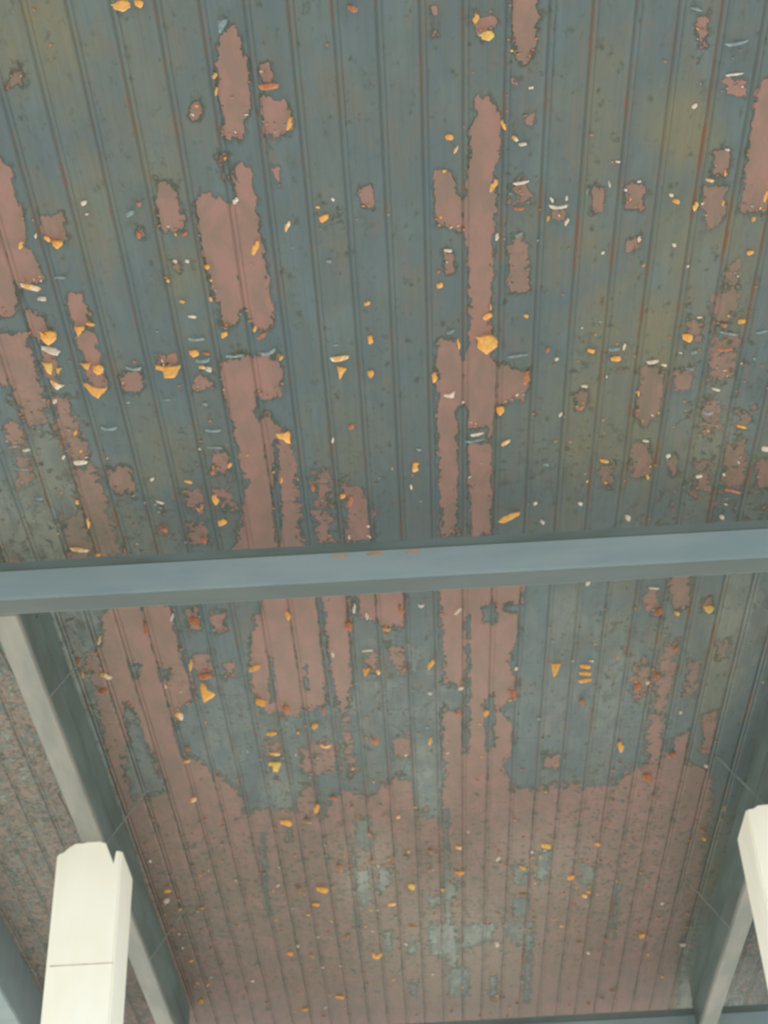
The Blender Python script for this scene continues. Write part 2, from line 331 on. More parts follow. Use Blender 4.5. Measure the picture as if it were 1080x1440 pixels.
def wear_at(P):
    PX, PY = project(P); n = len(P)
    A = np.zeros((n, 4)); calm = np.ones(n)
    for poly in RED:
        i, v = poly_field(PX, PY, poly)
        if v is not None: A[i, 0] = np.maximum(A[i, 0], v)
    for poly in GREY:
        i, v = poly_field(PX, PY, poly, 6.0)
        if v is not None:
            A[i, 0] = np.minimum(A[i, 0], 1 - v); calm[i] = np.minimum(calm[i], 1 - .75 * v)
    for ch, L in ((1, OLIVE), (2, CHIP), (3, PALE)):
        for (cx, cy, rx, ry, s) in L:
            A[:, ch] = np.maximum(A[:, ch], s * np.exp(-(((PX - cx) / rx) ** 2 + ((PY - cy) / ry) ** 2) ** 1.3 * 0.9))
    A[:, 2] *= calm
    side = P[:, 0] < -1.03                 # the neighbouring bay on the left: worn all over
    A[side & (P[:, 1] > 3.3), 0] = np.maximum(A[side & (P[:, 1] > 3.3), 0], 0.60)
    side = P[:, 0] > 1.22
    A[side & (P[:, 1] > 3.3), 0] = np.maximum(A[side & (P[:, 1] > 3.3), 0], 0.40)
    out = (P[:, 1] > 7.0) | (np.abs(P[:, 0]) > 1.9); A[out, 0] = 0.45; A[out, 2] = .4
    return A

prof = [(0.0, 0.003), (0.02, 0.003), (0.04, 0.0012), (0.055, 0), (0.115, 0), (0.13, 0.0014), (0.15, 0.0014), (0.165, 0), (0.24, 0), (0.32, 0), (0.40, 0), (0.48, 0), (0.56, 0), (0.64, 0), (0.72, 0), (0.80, 0), (0.88, 0), (0.945, 0), (0.96, 0.0012), (0.98, 0.003)]
xs, zs = [], []
for k in range(-29, 44 - 8):
    dense = -16 <= k <= 29
    for (a, g) in (prof if dense else [prof[i] for i in (0, 1, 3, 17)]):
        xs.append(SEAM0 + (k + a) * PITCH); zs.append(g)
xs, zs = np.array(xs), np.array(zs)
ys = np.concatenate([np.array([1.35, 1.5]), np.arange(1.6, 4.2, .0085), np.arange(4.2, 7.4, .013), np.array([7.6, 8.2, 9.0])])
nx, ny = len(xs), len(ys)
GX, GY = np.meshgrid(xs, ys); GZ = np.broadcast_to(ZC + zs, GX.shape)
V = np.stack([GX, GY, GZ], -1).reshape(-1, 3)
i0 = (np.arange(ny - 1)[:, None] * nx + np.arange(nx - 1)[None]).ravel()
quads = np.stack([i0, i0 + nx, i0 + nx + 1, i0 + 1], 1)       # facing down
wear = wear_at(V)
# slab above
X0, X1, Y0, Y1 = xs[0], xs[-1], ys[0], ys[-1]
sv = np.array([(x, y, z) for z in (ZC + .0055, ZC + .12) for y in (Y0, Y1) for x in (X0, X1)])
nb = len(V); sq = np.array([(0, 2, 3, 1), (4, 5, 7, 6), (0, 1, 5, 4), (2, 6, 7, 3), (0, 4, 6, 2), (1, 3, 7, 5)]) + nb
Vall = np.vstack([V, sv]); Qall = np.vstack([quads, sq])
me = bpy.data.meshes.new('ceiling')
me.vertices.add(len(Vall)); me.vertices.foreach_set('co', Vall.ravel())
me.loops.add(Qall.size); me.loops.foreach_set('vertex_index', Qall.ravel().astype(np.int32))
me.polygons.add(len(Qall)); me.polygons.foreach_set('loop_start', np.arange(0, Qall.size, 4, dtype=np.int32))
me.update(calc_edges=True)
ca = me.color_attributes.new('wear', 'FLOAT_COLOR', 'POINT')
ca.data.foreach_set('color', np.vstack([wear, np.zeros((8, 4))]).astype(np.float32).ravel())
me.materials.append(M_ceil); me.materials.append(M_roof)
mi = np.zeros(len(Qall), np.int32); mi[len(quads):] = 1; me.polygons.foreach_set('material_index', mi)
me.validate()
ceiling = bpy.data.objects.new('ceiling', me); C.objects.link(ceiling)
tag(ceiling, 'ceiling of narrow grooved boards with peeling blue-grey paint over bare reddish brown wood', None, kind='structure')

# ------------------------------------------------------------------ steel cross beams
YB = 3.230
def cross_beam(Ya, label, rust=False):
    root = empty('cross_beam', (-1.6, Ya, Z1)); root.location = (0.2, Ya, Z1)
    inv = Matrix.Translation(-root.location)
    def add(name, bm, m):
        bm.transform(inv); return link(name, bm, m, root)
    bm = bmesh.new(); box(bm, -1.585, 2.3, Ya, Ya + .07, Z1, Z1 + .094, .004); add('box_section', bm, M_face)
    bm = bmesh.new(); box(bm, -1.585, 2.3, Ya + .004, Ya + .064, Z1 + .094, Z1 + .124, .002); add('upper_flange', bm, M_flan)
    bm = bmesh.new(); box(bm, -1.58, 2.3, Ya + .006, Ya + .063, Z1 - .0015, Z1 + .0005); add('underside_shade', bm, M_under)  # thin sheet that carries the painted shade of the underside
    if rust:
        for (px, w) in ((478, 22), (528, 24), (580, 22)):
            P = unY(px, 774.5 - (px - 540) * .0565 + 1, Ya); s = .0021
            b = bmesh.new(); n = 14; ring = []
            for q in range(n):
                a = 2 * math.pi * q / n; rr = 1 + rnd.uniform(-.25, .25)
                ring.append((P[0] + math.cos(a) * w * .5 * s * rr, P[2] - .006 + math.sin(a) * .006 * rr))
            f0 = [b.verts.new((x, Ya - .0008, z)) for x, z in ring]; f1 = [b.verts.new((x, Ya + .001, z)) for x, z in ring]
            b.faces.new(f0); b.faces.new(f1[::-1])
            for q in range(n): b.faces.new((f0[q], f0[(q + 1) % n], f1[(q + 1) % n], f1[q]))
            o = add('rust_spot', b, M_rust); o['label'] = 'pale rusty brown worn spot'
    tag(root, label, 'beam', None)
    return root
cross_beam(YB, 'large blue-grey painted steel beam crossing the whole picture below the peeling ceiling', True)
cross_beam(6.605, 'blue-grey steel beam only just showing along the bottom right edge of the picture')

# ------------------------------------------------------------------ rails along the boards
def rail(x_in, sgn, y0, y1, label, rods):
    xo = x_in + sgn * .07; a, b = min(x_in, xo), max(x_in, xo)
    root = empty('ceiling_rail', ((a + b) / 2, y0, Z1)); inv = Matrix.Translation(-root.location)
    def add(name, bm, m):
        bm.transform(inv); return link(name, bm, m, root)
    bm = bmesh.new(); box(bm, a, b, y0, y1, Z1 - .001, Z1 + .022, .003); add('bottom_flange', bm, M_rail)
    bm = bmesh.new()                                  # web, cut down to the cross beam at its near end
    side = [(y0, Z1 + .02), (y1, Z1 + .02), (y1, ZC + .003), (y0 + .22, ZC + .003), (y0, Z1 + .10)]
    f0 = [bm.verts.new((a + .004, p, q)) for p, q in side]; f1 = [bm.verts.new((b - .004, p, q)) for p, q in side]
    bm.faces.new(f0); bm.faces.new(f1[::-1])
    for k in range(5): bm.faces.new((f0[k], f1[k], f1[(k + 1) % 5], f0[(k + 1) % 5]))
    # thin lip running along the inner face
    xi = x_in - sgn * .0
    box(bm, min(xi, xi + sgn * .006), max(xi, xi + sgn * .006), y0 + .2, y1, Z1 + .13, Z1 + .14)
    add('web', bm, M_rails)
    for (Y, kx, kz) in rods:
        for s2 in (1, -1):
            bm = bmesh.new(); base = x_in if s2 * sgn < 0 else xo
            rod(bm, (base - .003 * s2, Y, Z1 + .012), (base + s2 * kx, Y + .05, ZC + .004), .0022)
            add('brace_rod', bm, M_rod)
    tag(root, label, 'beam')
    return root
rail(-0.990, -1, YB + .07, 6.605, 'pale grey rail with dark inner side running lengthwise at left above the left white post',
     [(3.72, .12, 0), (4.62, .12, 0), (5.55, .12, 0)])
rail(1.172, 1, YB + .07, 6.605, 'grey rail with dark inner side running lengthwise at right above the right white post',
     [(3.72, .12, 0), (4.62, .12, 0), (5.55, .12, 0)])
bm = bmesh.new(); box(bm, -1.76, -1.586, 1.36, 8.9, Z1, ZC + .003, .005)
tag(link('eaves_beam', bm, M_face), 'blue-grey beam whose corner shows at the bottom left of the picture', 'beam')

# ------------------------------------------------------------------ white posts
def post(x0, x1, y0, y1, top, label, notch=True):
    """top: outline (x, z) of the upper edge seen from the front, from x0 to x1"""
    root = empty('white_post', ((x0 + x1) / 2, (y0 + y1) / 2, 0)); inv = Matrix.Translation(-root.location)
    # shaft with its own ragged head
    bm = bmesh.new(); zb = 0.25
    ring = [(x0, zb)] + top + [(x1, zb)]
    f = [bm.verts.new((x, y0, z)) for x, z in ring]
    b = [bm.verts.new((x, y1, z - (0.0 if 0 < i < len(ring) - 1 else 0))) for i, (x, z) in enumerate(ring)]
    bm.faces.new(f); bm.faces.new(b[::-1])
    for i in range(len(ring)):
        j = (i + 1) % len(ring); bm.faces.new((f[i], b[i], b[j], f[j]))
    ed = [e for e in bm.edges if abs(e.verts[0].co.x - e.verts[1].co.x) < 1e-5 and abs(e.verts[0].co.y - e.verts[1].co.y) < 1e-5 and e.calc_length() > 1]
    bmesh.ops.bevel(bm, geom=ed, offset=.006, segments=2, affect='EDGES')
    bm.transform(inv); link('shaft', bm, M_post, root)
    zj = 3.483
    bm = bmesh.new(); box(bm, x0 + .012, x1 - .004, y0 - .0012, y0 + .003, zj, zj + .004); bm.transform(inv)
    link('joint_line', bm, M_joint, root)
    bm = bmesh.new(); box(bm, x0 - .04, x1 + .04, y0 - .04, y1 + .04, 0, .25, .01); bm.transform(inv); link('base', bm, M_post, root)
    tag(root, label, 'post')
z = lambda v: v + 1.5
post(-1.137, -.926, 4.57, 4.78,
     [(-1.137, z(2.359)), (-1.118, z(2.366)), (-1.10, z(2.382)), (-1.078, z(2.397)), (-1.055, z(2.396)), (-1.04, z(2.400)), (-1.0, z(2.399)), (-.981, z(2.392)), (-.962, z(2.345)), (-.951, z(2.318)), (-.946, z(2.362)), (-.926, z(2.361))],
     'white square post at the lower left with a notched ragged top under the rail')
post(1.090, 1.301, 4.57, 4.78,
     [(1.090, z(2.385)), (1.115, z(2.388)), (1.13, z(2.398)), (1.165, z(2.400)), (1.25, z(2.400)), (1.275, z(2.387)), (1.301, z(2.384))],
     'white square post cut off by the right edge of the picture')

# ------------------------------------------------------------------ hanging paint flakes
SH = {
 'blob': [(-.5,.08),(-.3,.12),(-.1,.02),(.2,0),(.42,.1),(.5,.35),(.44,.65),(.2,.86),(.02,1),(-.2,.82),(-.38,.6),(-.36,.35)],
 'tri': [(-.5,.02),(-.1,.08),(.5,0),(.38,.3),(.16,.6),(0,1),(-.18,.7),(-.34,.35)],
 'wedge': [(-.5,.05),(-.38,0),(-.1,.22),(.15,.36),(.5,.32),(.36,.6),(.14,1),(-.1,.78),(-.3,.45)],
 'ell': [(-.5,0),(0,.04),(.5,.02),(.42,.4),(.26,1),(-.14,.96),(-.18,.42),(-.46,.34)],
 'sliver': [(-.5,.75),(-.25,.35),(.1,.12),(.5,0),(.42,.4),(.1,.72),(-.3,1)],
 'flat': [(-.5,.3),(-.2,.1),(.2,.0),(.5,.15),(.42,.65),(.1,.85),(-.25,1),(-.44,.8)],
 'curl': [(-.5,.0),(-.44,.35),(-.2,.6),(.1,.66),(.38,.4),(.5,.05),(.46,.6),(.2,1),(-.15,1),(-.42,.7)],
 'spike': [(-.5,0),(.1,.1),(.5,.05),(.4,.5),(.3,1),(.0,.75),(-.3,.3)],
 'vert': [(-.2,0),(.3,.0),(.5,.3),(.3,.65),(0,1),(-.3,.9),(-.5,.5),(-.1,.3)],
}
def flake_bm(bm, px, py, w, h, shape, mi=0, rot=0.0, jit=.06, rings=3):
    sh = SH[shape]; fl = rnd.random() < .5 and shape not in ('ell', 'wedge', 'blob')
    pts = []
    n = len(sh)
    for i in range(n):
        a, b = sh[i], sh[(i + 1) % n]
        for q in (0, .5) if w > 7 else (0,):
            x = a[0] + (b[0] - a[0]) * q + rnd.uniform(-jit, jit) * .6; y = a[1] + (b[1] - a[1]) * q + rnd.uniform(-jit, jit) * .6
            x = -x if fl else x
            X, Y = x * w, (y - .5) * h
            ca, sa = math.cos(rot), math.sin(rot)
            pts.append((px + X * ca - Y * sa, py + X * sa + Y * ca))
    top = min(p[1] for p in pts)
    Yh = un(px, top + .4, ZC)[1]
    W3 = [unY(x, y, Yh) for x, y in pts]
    ztop = max(p[2] for p in W3)
    for p in W3: p[2] += ZC + .0006 - ztop
    cen = sum(W3) / len(W3); H = max(1e-4, ztop - min(p[2] for p in W3))
    curl = rnd.uniform(-.18, .14); tw = rnd.uniform(-.2, .2); cup = rnd.uniform(-.25, .25)
    Wd = max(1e-4, max(p[0] for p in W3) - min(p[0] for p in W3))
    def bend(p):
        t = (ZC - p[2]) / H; u = (p[0] - cen[0]) / Wd
        return (p[0], p[1] - curl * H * t * t * .8 + tw * u * H * t + cup * Wd * (u * u * 4 - .5) * .3, p[2])
    th = .0009
    N = len(W3); front, back = [], []
    for s in [(r + 1) / rings for r in range(rings)]:
        ring = [bend(cen + (p - cen) * s) for p in W3]
        front.append([bm.verts.new(p) for p in ring]); back.append([bm.verts.new((p[0], p[1] + th, p[2])) for p in ring])
    c0 = bend(cen); cf = bm.verts.new(c0); cb = bm.verts.new((c0[0], c0[1] + th, c0[2]))
    def F_(vs, m):
        f = bm.faces.new(vs); f.material_index = m; f.smooth = True
    for i in range(N):
        j = (i + 1) % N
        F_((cf, front[0][i], front[0][j]), mi); F_((cb, back[0][j], back[0][i]), 1)
        for r in range(rings - 1):
            F_((front[r][i], front[r + 1][i], front[r + 1][j], front[r][j]), mi)
            F_((back[r][j], back[r + 1][j], back[r + 1][i], back[r][i]), 1)
        F_((front[-1][i], back[-1][i], back[-1][j], front[-1][j]), mi)
    return Vector(unY(px, top, Yh))

COLN = {'T': 'dull tan', 'O': 'orange', 'D': 'deep orange', 'Y': 'yellow', 'W': 'white', 'P': 'pale grey', 'M': 'orange and white'}
# px, py (centre), w, h, colour, shape, rotation in degrees, label (None = shared label of its patch of ceiling)
FL = [
 (170,10,28,18,'O','blob',-15,'broad orange paint flake at the very top left, larger of the close pair'),
 (195,4,13,10,'O','flat',0,'small orange paint flake at the top edge just right of a broad one'),
 (313,39,15,26,'P','spike',0,'pale bluish white paint flake at the top of the long bare strip, upper left'),
 (495,12,16,10,'D','flat',10,'orange curl of paint at the top edge, left of the picture centre'),
 (669,27,10,16,'O','vert',0,'small orange flake up and left of the bright oval flake near the top'),
 (685,52,22,17,'Y','blob',-20,'bright yellow-orange oval flake near the top edge, right of centre'),
 (378,121,30,9,'D','flat',0,'thin orange flake lying between two small bare patches at the upper left'),
 (407,175,8,22,'O','vert',20,'upright orange sliver on the right edge of a small bare patch at the upper left'),
 (302,107,8,10,'O','vert',0,None),(304,128,5,12,'O','vert',0,None),
 (632,193,11,10,'O','flat',-20,'lone small orange flake left of the tip of the long bare strip, upper right'),
 (118,285,9,7,'W','flat',0,'tiny white flake on the olive boards at the upper left'),(122,301,5,4,'W','flat',0,None),
 (183,300,14,8,'P','flat',-20,None),(195,286,9,5,'D','flat',0,None),
 (331,282,8,9,'W','vert',20,'tiny white flake inside the large bare patch at the upper left'),
 (80,343,17,12,'O','blob',0,'orange flake under a small squarish bare patch near the left edge, upper part'),
 (66,335,10,6,'O','flat',20,None),(50,331,4,7,'W','vert',0,None),
 (259,329,8,9,'D','vert',25,None),(247,329,4,6,'O','vert',0,None),(195,330,8,10,'D','vert',0,None),
 (456,306,15,9,'O','flat',-15,'small orange flake on the plain blue-grey boards at upper centre left'),(447,291,6,4,'O','flat',0,None),(468,280,6,5,'W','vert',0,None),
 (404,317,7,14,'M','vert',20,'small upright orange and white flake just right of the big bare patch, upper left'),
 (29,345,7,12,'O','vert',30,None),(359,348,9,22,'O','vert',15,'upright orange strip on the right edge of the big bare patch, upper left'),
 (43,403,31,13,'M','sliver',-3,'boat-shaped orange and white flake near the left edge, topmost of the leftmost cluster'),
 (59,420,13,7,'W','flat',-10,'small whitish flake just below the boat-shaped flake near the left edge'),
 (67,474,26,19,'O','blob',0,'broad orange flake near the left edge, above a white pointed one'),
 (71,491,28,15,'W','sliver',-5,'white and cream pointed flake just under the broad orange flake near the left edge'),
 (66,517,17,17,'Y','spike',0,'yellowish triangular flake under the white pointed one near the left edge'),
 (82,521,9,9,'Y','tri',0,'tiny yellowish flake right beside a larger triangular one near the left edge'),
 (79,541,22,12,'M','wedge',12,'cream slanting flake, lowest of the leftmost cluster'),
 (77,564,7,7,'W','flat',0,None),(68,565,4,10,'D','vert',0,None),
 (111,467,17,17,'O','tri',0,'orange triangular flake under a narrow bare strip, at the top of the second left cluster'),
 (127,456,13,8,'O','sliver',-15,'small orange flake reaching up to the right from a triangular orange flake'),
 (119,515,16,11,'O','spike',0,'small orange flake left of a square orange one in the second left cluster'),
 (137,520,17,14,'O','blob',0,'squarish orange flake in the second left cluster'),
 (133,548,36,22,'O','wedge',3,'large orange flake with a pointed foot, lowest of the second left cluster'),
 (236,522,37,20,'O','ell',0,'large orange flake shaped like an L on the blue-grey boards left of centre'),
 (272,497,15,10,'O','blob',0,'rounded orange flake with white scraps beneath it, left of centre'),
 (290,497,11,8,'D','sliver',-20,None),(285,507,22,7,'P','curl',-5,'pale grey curl of paint below a rounded orange flake, left of centre'),(293,519,10,9,'W','flat',0,'small bright white flake below a pale curl, left of centre'),
 (284,516,10,6,'M','flat',20,None),
 (315,470,9,10,'O','vert',30,None),(368,473,15,9,'D','sliver',-10,'orange flake at the right foot of the big bare patch'),(358,463,6,10,'O','vert',0,None),
 (188,517,23,5,'P','curl',0,'thin pale curl above a small square bare patch, left of centre'),(189,508,5,4,'D','flat',0,None),
 (84,390,17,4,'P','flat',0,None),(276,476,24,5,'P','curl',0,None),(330,501,26,5,'P','curl',-4,None),(378,495,22,6,'P','curl',-20,None),
 (153,601,24,5,'P','curl',0,'thin pale grey curl on the plain blue-grey boards, left of centre'),(300,605,23,5,'P','curl',0,None),(302,629,22,3,'P','flat',0,None),(235,562,10,3,'P','flat',0,None),
 (288,568,9,5,'P','flat',0,None),(113,650,21,7,'W','flat',3,'thin bright white flake atop a bare strip, far left above the cross beam'),
 (89,643,6,6,'W','vert',0,None),(37,633,11,5,'W','flat',-5,None),(56,701,13,5,'P','flat',-10,None),(30,659,20,3,'P','flat',0,None),(106,608,5,8,'O','vert',10,None),(108,706,7,6,'O','vert',30,None),
 (291,376,8,8,'O','blob',0,'tiny orange dot beside the left edge of the big bare patch, upper left'),(296,420,5,6,'O','flat',0,None),(270,445,12,4,'W','flat',0,None),(256,424,8,5,'O','flat',0,None),(246,367,6,5,'W','flat',0,None),(263,367,6,5,'W','flat',0,None),(236,394,5,5,'O','flat',0,None),
 (400,614,20,21,'O','wedge',-35,'orange flake on the right edge of the lower big bare patch, centre left'),
 (478,504,28,8,'M','flat',-4,'horizontal white and orange flake left of the picture centre, upper of a pair'),
 (479,523,15,17,'O','tri',12,'orange triangular flake left of the picture centre, directly below a horizontal white one'),
 (472,485,10,2,'P','flat',0,None),
 (516,427,8,9,'O','vert',30,'small orange flake, topmost of three in a row down the plain boards at the centre'),
 (521,477,10,11,'O','vert',30,'small slanting orange flake, middle of three in a row down the boards at the centre'),
 (521,526,10,11,'O','blob',0,'small orange flake, lowest of three in a row down the plain boards at the centre'),
 (395,503,6,8,'O','vert',20,None),(462,367,8,5,'P','flat',-10,None),
 (611,530,9,14,'O','vert',15,'small upright orange flake at the left edge of the bare strip right of centre'),
 (633,556,18,9,'W','wedge',-30,'pinkish white forked flake inside the bare patch right of centre'),
 (684,485,33,28,'O','blob',0,'largest bright orange flake, roundish, right of the picture centre'),
 (686,445,14,8,'O','flat',-15,'small orange flake just above the largest roundish orange flake'),(690,431,3,9,'O','vert',0,None),
 (634,467,12,5,'P','flat',-20,'small pale scrap at the top edge of a bare patch right of centre'),
 (645,483,5,15,'O','vert',-5,'thin upright orange line beside the top of a bare patch right of centre'),
 (703,577,12,13,'O','blob',0,'small orange flake at the right edge of the bare patch below the largest flake'),
 (671,611,20,4,'W','flat',-8,'thin whitish line of paint across the bare strip, upper of two parallel'),
 (668,620,27,4,'P','flat',-8,'thin pale grey line of paint across the bare strip, lower of two parallel'),
 (711,623,14,9,'M','sliver',-5,'small orange and white flake right of two thin parallel curls'),
 (584,657,11,14,'O','vert',30,'small orange flake on plain boards right of centre, above the cross beam'),(578,684,4,7,'W','vert',0,None),(589,632,7,4,'P','flat',0,None),
 (618,401,9,9,'O','vert',35,'small orange flake left of the long bare strip, right of centre'),(617,382,4,6,'D','flat',0,None),
 (494,600,8,8,'D','flat',0,None),(468,619,4,8,'W','vert',0,None),
 (728,501,30,6,'P','sliver',0,'long pale blue-grey edge of lifted paint right of the largest orange flake'),
 (740,531,12,22,'D','vert',20,'deep orange upright flake at the right end of the bare patch right of centre'),(740,444,7,5,'O','flat',0,None),
 (733,257,24,6,'W','sliver',0,None),(730,293,16,6,'D','curl',0,'reddish orange curl at the foot of a small bare patch right of the long strip'),
 (785,290,27,7,'W','curl',0,'white curved flake shaped like a smile on the olive boards, upper right'),(776,280,5,8,'W','vert',-20,None),(797,279,5,8,'W','vert',20,None),
 (797,311,6,10,'W','vert',20,'tiny upright white flake under the smile-shaped one, upper right'),(771,307,4,8,'O','flat',0,None),
 (694,262,9,22,'O','vert',20,'upright orange sliver on the right edge of the long bare strip, upper right of centre'),(641,210,4,12,'M','vert',25,None),(708,175,7,14,'O','vert',-15,None),
 (699,333,6,11,'W','vert',20,'tiny white flake on the right edge of the long bare strip'),(630,352,12,5,'W','flat',0,None),(625,240,6,4,'O','flat',0,None),
 (724,195,10,7,'M','flat',30,None),(735,203,12,6,'W','flat',0,None),(747,123,8,4,'W','flat',-20,None),(730,330,12,5,'P','flat',-20,None),
 (979,12,17,6,'P','sliver',0,'short pale sliver near the top edge at the upper right'),
 (1036,61,33,6,'P','sliver',-3,'long pale blue-grey sliver at the upper right, upper of two'),
 (1033,105,27,5,'W','sliver',0,'long white sliver at the upper right, lower of two'),
 (977,149,9,6,'W','flat',-20,'tiny lone white flake on the olive boards at the upper right'),
 (951,283,11,8,'O','flat',10,'small orange flake left of a yellow one at the right side'),(944,274,6,5,'W','flat',0,None),
 (978,290,8,13,'Y','vert',10,'small yellow upright flake at the right side, right of an orange one'),(988,286,4,4,'W','flat',0,None),
 (998,253,11,8,'M','sliver',-15,'small white-edged flake at the left foot of a bare patch on the right side'),(1020,243,5,8,'O','vert',20,None),(1023,210,7,4,'W','flat',0,None),(1017,285,4,8,'O','vert',0,None),
 (857,259,4,11,'W','vert',0,None),(826,268,4,10,'P','vert',0,None),(899,255,6,4,'W','flat',0,None),(880,267,5,5,'W','flat',0,None),(869,227,7,3,'W','flat',0,None),(899,336,6,8,'W','vert',20,None),(848,355,5,5,'W','flat',0,None),(948,344,6,5,'W','flat',0,None),
 (1060,308,6,8,'O','flat',0,None),(1077,275,6,14,'O','vert',10,None),(1055,355,10,6,'O','flat',0,None),
 (967,474,15,12,'O','flat',0,'orange flake at the foot of a small bare patch, far right middle'),(984,446,8,3,'W','flat',0,None),
 (866,504,15,8,'O','flat',-15,'small orange flake under a bluish scrap, right of centre'),(864,491,18,5,'P','flat',0,None),(831,493,11,6,'O','flat',0,'small orange flake left of a similar one with a bluish scrap, right of centre'),(878,487,5,9,'W','vert',0,None),
 (918,509,18,6,'W','flat',-4,'bright white flake at the top edge of a tall bare patch, right side'),(934,513,8,4,'W','flat',0,None),
 (1025,468,28,6,'P','sliver',3,'long pale sliver above a bare patch at the far right'),(1020,491,22,6,'D','curl',0,None),(1018,457,10,6,'D','flat',0,None),(1043,452,11,8,'O','flat',10,None),(1072,467,18,5,'P','sliver',0,None),
 (1007,547,12,6,'W','sliver',-5,None),(976,495,10,6,'P','flat',0,None),(970,518,14,4,'P','flat',0,None),(996,580,16,5,'P','curl',0,None),
 (850,648,13,8,'O','sliver',-10,'bright orange flake atop a small bare patch, right side above the cross beam'),
 (815,572,15,6,'D','curl',0,None),(788,583,5,8,'W','vert',20,'tiny white speck on olive boards right of centre'),(822,543,10,5,'W','flat',0,None),(770,492,6,8,'D','flat',0,None),(783,505,6,5,'W','flat',0,None),
 (1043,600,15,6,'O','sliver',0,'thin orange flake on a bare patch at the far right'),(1076,631,10,9,'W','flat',-10,'bright white flake at the far right edge above the cross beam'),(1030,690,27,5,'D','sliver',5,None),(1018,667,4,4,'W','flat',0,None),
 (908,620,9,4,'W','flat',0,None),(940,641,7,6,'W','flat',0,None),(898,553,4,9,'O','vert',0,None),(911,671,5,8,'O','vert',0,None),(983,670,10,5,'W','flat',0,None),(816,708,7,5,'W','flat',0,None),(753,708,6,6,'W','flat',0,None),(768,653,8,4,'P','flat',0,None),(863,505,4,4,'O','flat',0,None),
 (716,729,32,15,'O','sliver',-6,'large orange pointed flake just above the cross beam, right of centre'),
 (883,728,8,9,'W','flat',0,'tiny pinkish white flake just above the cross beam, right side'),(1015,727,7,7,'W','flat',0,None),(763,734,6,7,'W','vert',-20,None),
 (112,773,27,10,'M','sliver',22,'cream flake just above the cross beam near the left edge'),(138,780,7,5,'O','flat',0,None),(124,735,5,16,'O','vert',0,None),
 (312,735,13,12,'O','vert',30,'orange flake close above the cross beam, left of centre'),(303,703,11,16,'O','vert',0,'orange flake on a small bare patch above the cross beam, left of centre'),(286,760,10,9,'D','flat',0,None),(231,745,10,7,'D','flat',0,None),(299,664,7,8,'D','flat',0,None),(265,677,12,6,'O','sliver',-10,None),(225,706,12,5,'W','sliver',0,None),(214,674,6,5,'W','flat',0,None),(323,654,6,8,'O','vert',20,None),
 (519,754,7,5,'W','sliver',0,None),(491,755,4,7,'W','vert',0,None),(518,740,5,5,'W','flat',0,None),(175,773,5,7,'D','vert',0,None),(493,705,9,16,'D','vert',0,'deep orange flake on a bare patch above the cross beam, left of centre'),(440,686,6,10,'D','vert',0,None),(396,675,5,8,'O','vert',20,None),(482,698,8,7,'O','flat',0,None),
 # beyond the cross beam
 (289,973,27,25,'O','wedge',25,'large orange triangular flake left of centre below the cross beam'),
 (288,951,21,10,'D','flat',0,'reddish orange flake just above a large triangular one below the cross beam'),
 (148,950,19,8,'M','flat',15,'cream and orange flake left on the boards below the cross beam'),(145,972,13,9,'D','flat',0,None),(110,930,8,14,'D','flat',0,None),(116,948,5,12,'O','vert',0,None),
 (268,935,6,18,'O','vert',0,'upright orange strip at the edge of a small bare patch below the cross beam, left'),(252,1006,12,11,'M','flat',0,'small cream flake at the right edge of the large bare patch below the beam, left'),(140,900,5,14,'M','vert',20,None),(204,885,6,22,'D','vert',0,None),(273,874,14,16,'D','flat',0,None),(242,868,5,14,'W','vert',10,None),
 (263,1052,10,6,'D','flat',0,None),(263,1071,10,5,'M','flat',0,None),(233,965,5,7,'W','vert',20,None),
 (405,865,8,14,'O','vert',0,'small upright orange flake just below the cross beam, left of centre'),(358,940,14,18,'O','sliver',30,'orange flake left of centre at the side of a bare patch below the beam'),
 (367,988,17,13,'O','flat',5,'orange flake at the left foot of the bare patch, left of centre below the beam'),(402,997,12,12,'D','flat',0,None),(443,1021,9,9,'O','flat',0,None),(455,999,7,10,'D','vert',0,None),
 (490,880,12,14,'D','flat',0,'deep orange flake just below the cross beam at the centre left'),(516,946,12,13,'O','spike',0,'orange flake below the cross beam near the picture centre'),(532,945,7,8,'M','vert',0,None),(516,866,6,10,'W','vert',0,None),(543,885,11,5,'O','flat',0,None),(563,858,7,16,'D','vert',0,None),(517,915,16,4,'W','flat',0,None),(498,855,5,14,'W','vert',0,None),(468,920,5,8,'W','vert',0,None),
 (606,934,9,15,'O','vert',20,'small orange flake on grey boards right of centre below the beam'),(644,860,13,8,'W','sliver',-15,'white flake on a bare patch just below the cross beam right of centre'),(592,851,9,5,'W','curl',0,None),(648,968,8,5,'W','flat',0,None),(644,1001,12,6,'D','curl',0,None),(684,1003,8,10,'O','flat',0,None),(605,1042,6,12,'O','vert',20,None),(527,1040,14,14,'D','curl',0,'orange ring-like curl of paint at the centre, lower half'),(604,975,7,5,'W','flat',0,None),
 (721,977,13,18,'D','spike',0,'deep reddish orange flake at the right edge of the bare patch below the beam'),(726,940,5,6,'W','flat',0,None),
 (783,942,15,22,'O','spike',0,'white-tipped orange flake below the beam, just left of three stacked orange strips'),
 (823,937,15,6,'O','flat',0,'uppermost of three stacked orange strips, right of centre below the beam'),(823,947,19,6,'O','flat',0,'middle one of three stacked orange strips, right of centre below the beam'),(823,957,20,6,'O','flat',-5,'lowest of three stacked orange strips, right of centre below the beam'),
 (832,929,7,4,'W','flat',0,None),(818,987,9,9,'D','flat',0,None),(827,820,7,7,'W','flat',0,'tiny white speck touching the lower side of the cross beam, right'),
 (920,827,15,3,'W','flat',0,None),(926,861,11,14,'D','flat',20,'orange flake at the foot of a small bare patch at the right below the beam'),(952,862,8,6,'M','flat',0,None),
